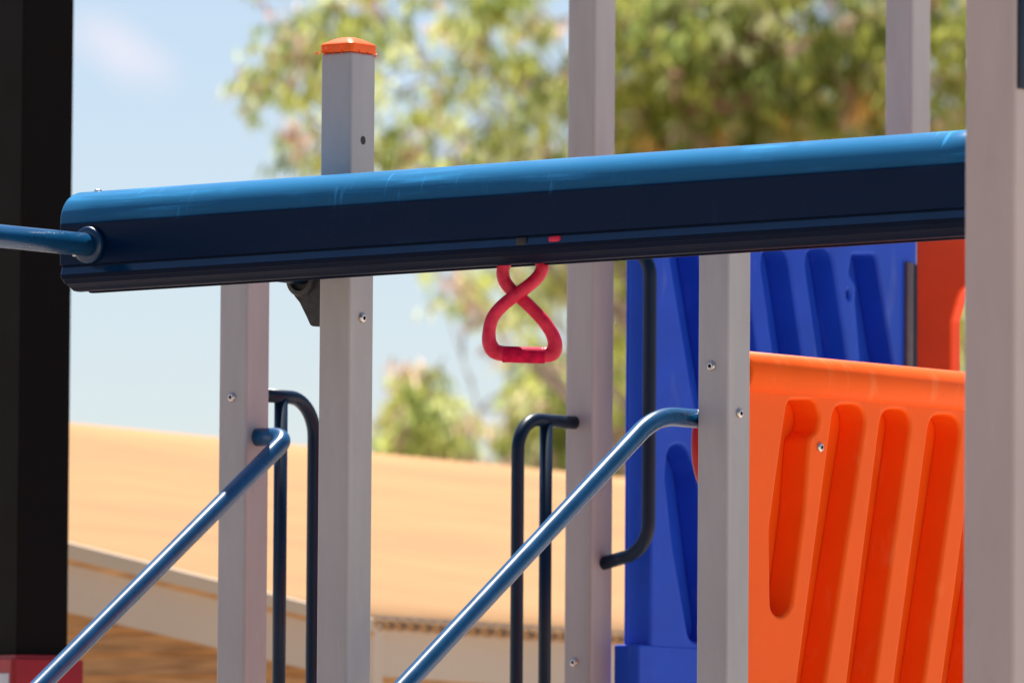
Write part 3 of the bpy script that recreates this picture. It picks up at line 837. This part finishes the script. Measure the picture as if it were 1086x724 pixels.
# ------------------------------------------------------------------ light
SUN_EL, SUN_AZ = 65., 3.    # azimuth from +Y towards -X
sd = bpy.data.lights.new('sun', 'SUN'); sd.energy = 5.0; sd.angle = R(.53); sd.color = (1, .95, .87)
s = bpy.data.objects.new('sun', sd); C.objects.link(s)
dirv = Vector((-math.sin(R(SUN_AZ)) * math.cos(R(SUN_EL)), math.cos(R(SUN_AZ)) * math.cos(R(SUN_EL)), math.sin(R(SUN_EL))))
s.rotation_euler = dirv.to_track_quat('Z', 'Y').to_euler(); s.location = (0, 0, 30)
w = bpy.data.worlds.new('World'); sc.world = w; w.use_nodes = True; nt = w.node_tree; bg = nt.nodes['Background']
sky = nt.nodes.new('ShaderNodeTexSky'); sky.sky_type = 'NISHITA'; sky.sun_disc = False; sky.sun_elevation = R(SUN_EL); sky.sun_rotation = R(-SUN_AZ)
sky.air_density = 1.0; sky.dust_density = .5; sky.ozone_density = 2.2; sky.altitude = 0
bg.inputs[1].default_value = .056
# one soft cloud standing in the sky to the upper left
geo = nt.nodes.new('ShaderNodeTexCoord')
cd = (W(128, 55, 1) - W(543, 362, 0)).normalized()
cx = Vector((1, 0, 0)); 
def vm(op, a, b=None):
    n_ = nt.nodes.new('ShaderNodeVectorMath'); n_.operation = op; nt.links.new(a, n_.inputs[0])
    if b is not None: n_.inputs[1].default_value = b
    return n_
nz = nt.nodes.new('ShaderNodeTexNoise'); nz.inputs['Scale'].default_value = 90; nz.inputs['Detail'].default_value = 4
nt.links.new(geo.outputs['Generated'], nz.inputs[0])
wv = nt.nodes.new('ShaderNodeVectorMath'); wv.operation = 'MULTIPLY_ADD'; wv.inputs[1].default_value = (.006, .0, .006)
nt.links.new(nz.outputs['Color'], wv.inputs[0]); nt.links.new(geo.outputs['Generated'], wv.inputs[2])
sb = vm('SUBTRACT', wv.outputs[0], cd + Vector((.003, 0, .003)))
rot = nt.nodes.new('ShaderNodeVectorRotate'); rot.rotation_type = 'Y_AXIS'; rot.inputs['Angle'].default_value = R(-28)
nt.links.new(sb.outputs[0], rot.inputs['Vector'])
sc_ = vm('MULTIPLY', rot.outputs[0], Vector((1 / .0078, .0, 1 / .0042)))
ln_ = nt.nodes.new('ShaderNodeVectorMath'); ln_.operation = 'LENGTH'; nt.links.new(sc_.outputs[0], ln_.inputs[0])
mr = nt.nodes.new('ShaderNodeMapRange'); mr.interpolation_type = 'SMOOTHSTEP'; mr.inputs[1].default_value = 1.15; mr.inputs[2].default_value = .0; nt.links.new(ln_.outputs['Value'], mr.inputs[0])
ml = nt.nodes.new('ShaderNodeMath'); ml.operation = 'MULTIPLY'; ml.inputs[1].default_value = .5; nt.links.new(mr.outputs[0], ml.inputs[0])
# the Generated z axis must point forward too (cut the antipode)
mx = nt.nodes.new('ShaderNodeMix'); mx.data_type = 'RGBA'; mx.inputs['B'].default_value = (8.6, 8.1, 8.3, 1)
nt.links.new(ml.outputs[0], mx.inputs['Factor']); nt.links.new(sky.outputs[0], mx.inputs['A'])
tn = nt.nodes.new('ShaderNodeMix'); tn.data_type = 'RGBA'; tn.blend_type = 'MULTIPLY'; tn.inputs['Factor'].default_value = 1; tn.inputs['B'].default_value = (.985, .94, 1.0, 1)
nt.links.new(mx.outputs['Result'], tn.inputs['A']); nt.links.new(tn.outputs['Result'], bg.inputs[0])

sc.view_settings.view_transform = 'Standard'; sc.view_settings.look = 'None'; sc.view_settings.gamma = 1; sc.view_settings.exposure = 1.1
sc.cycles.use_denoising = True
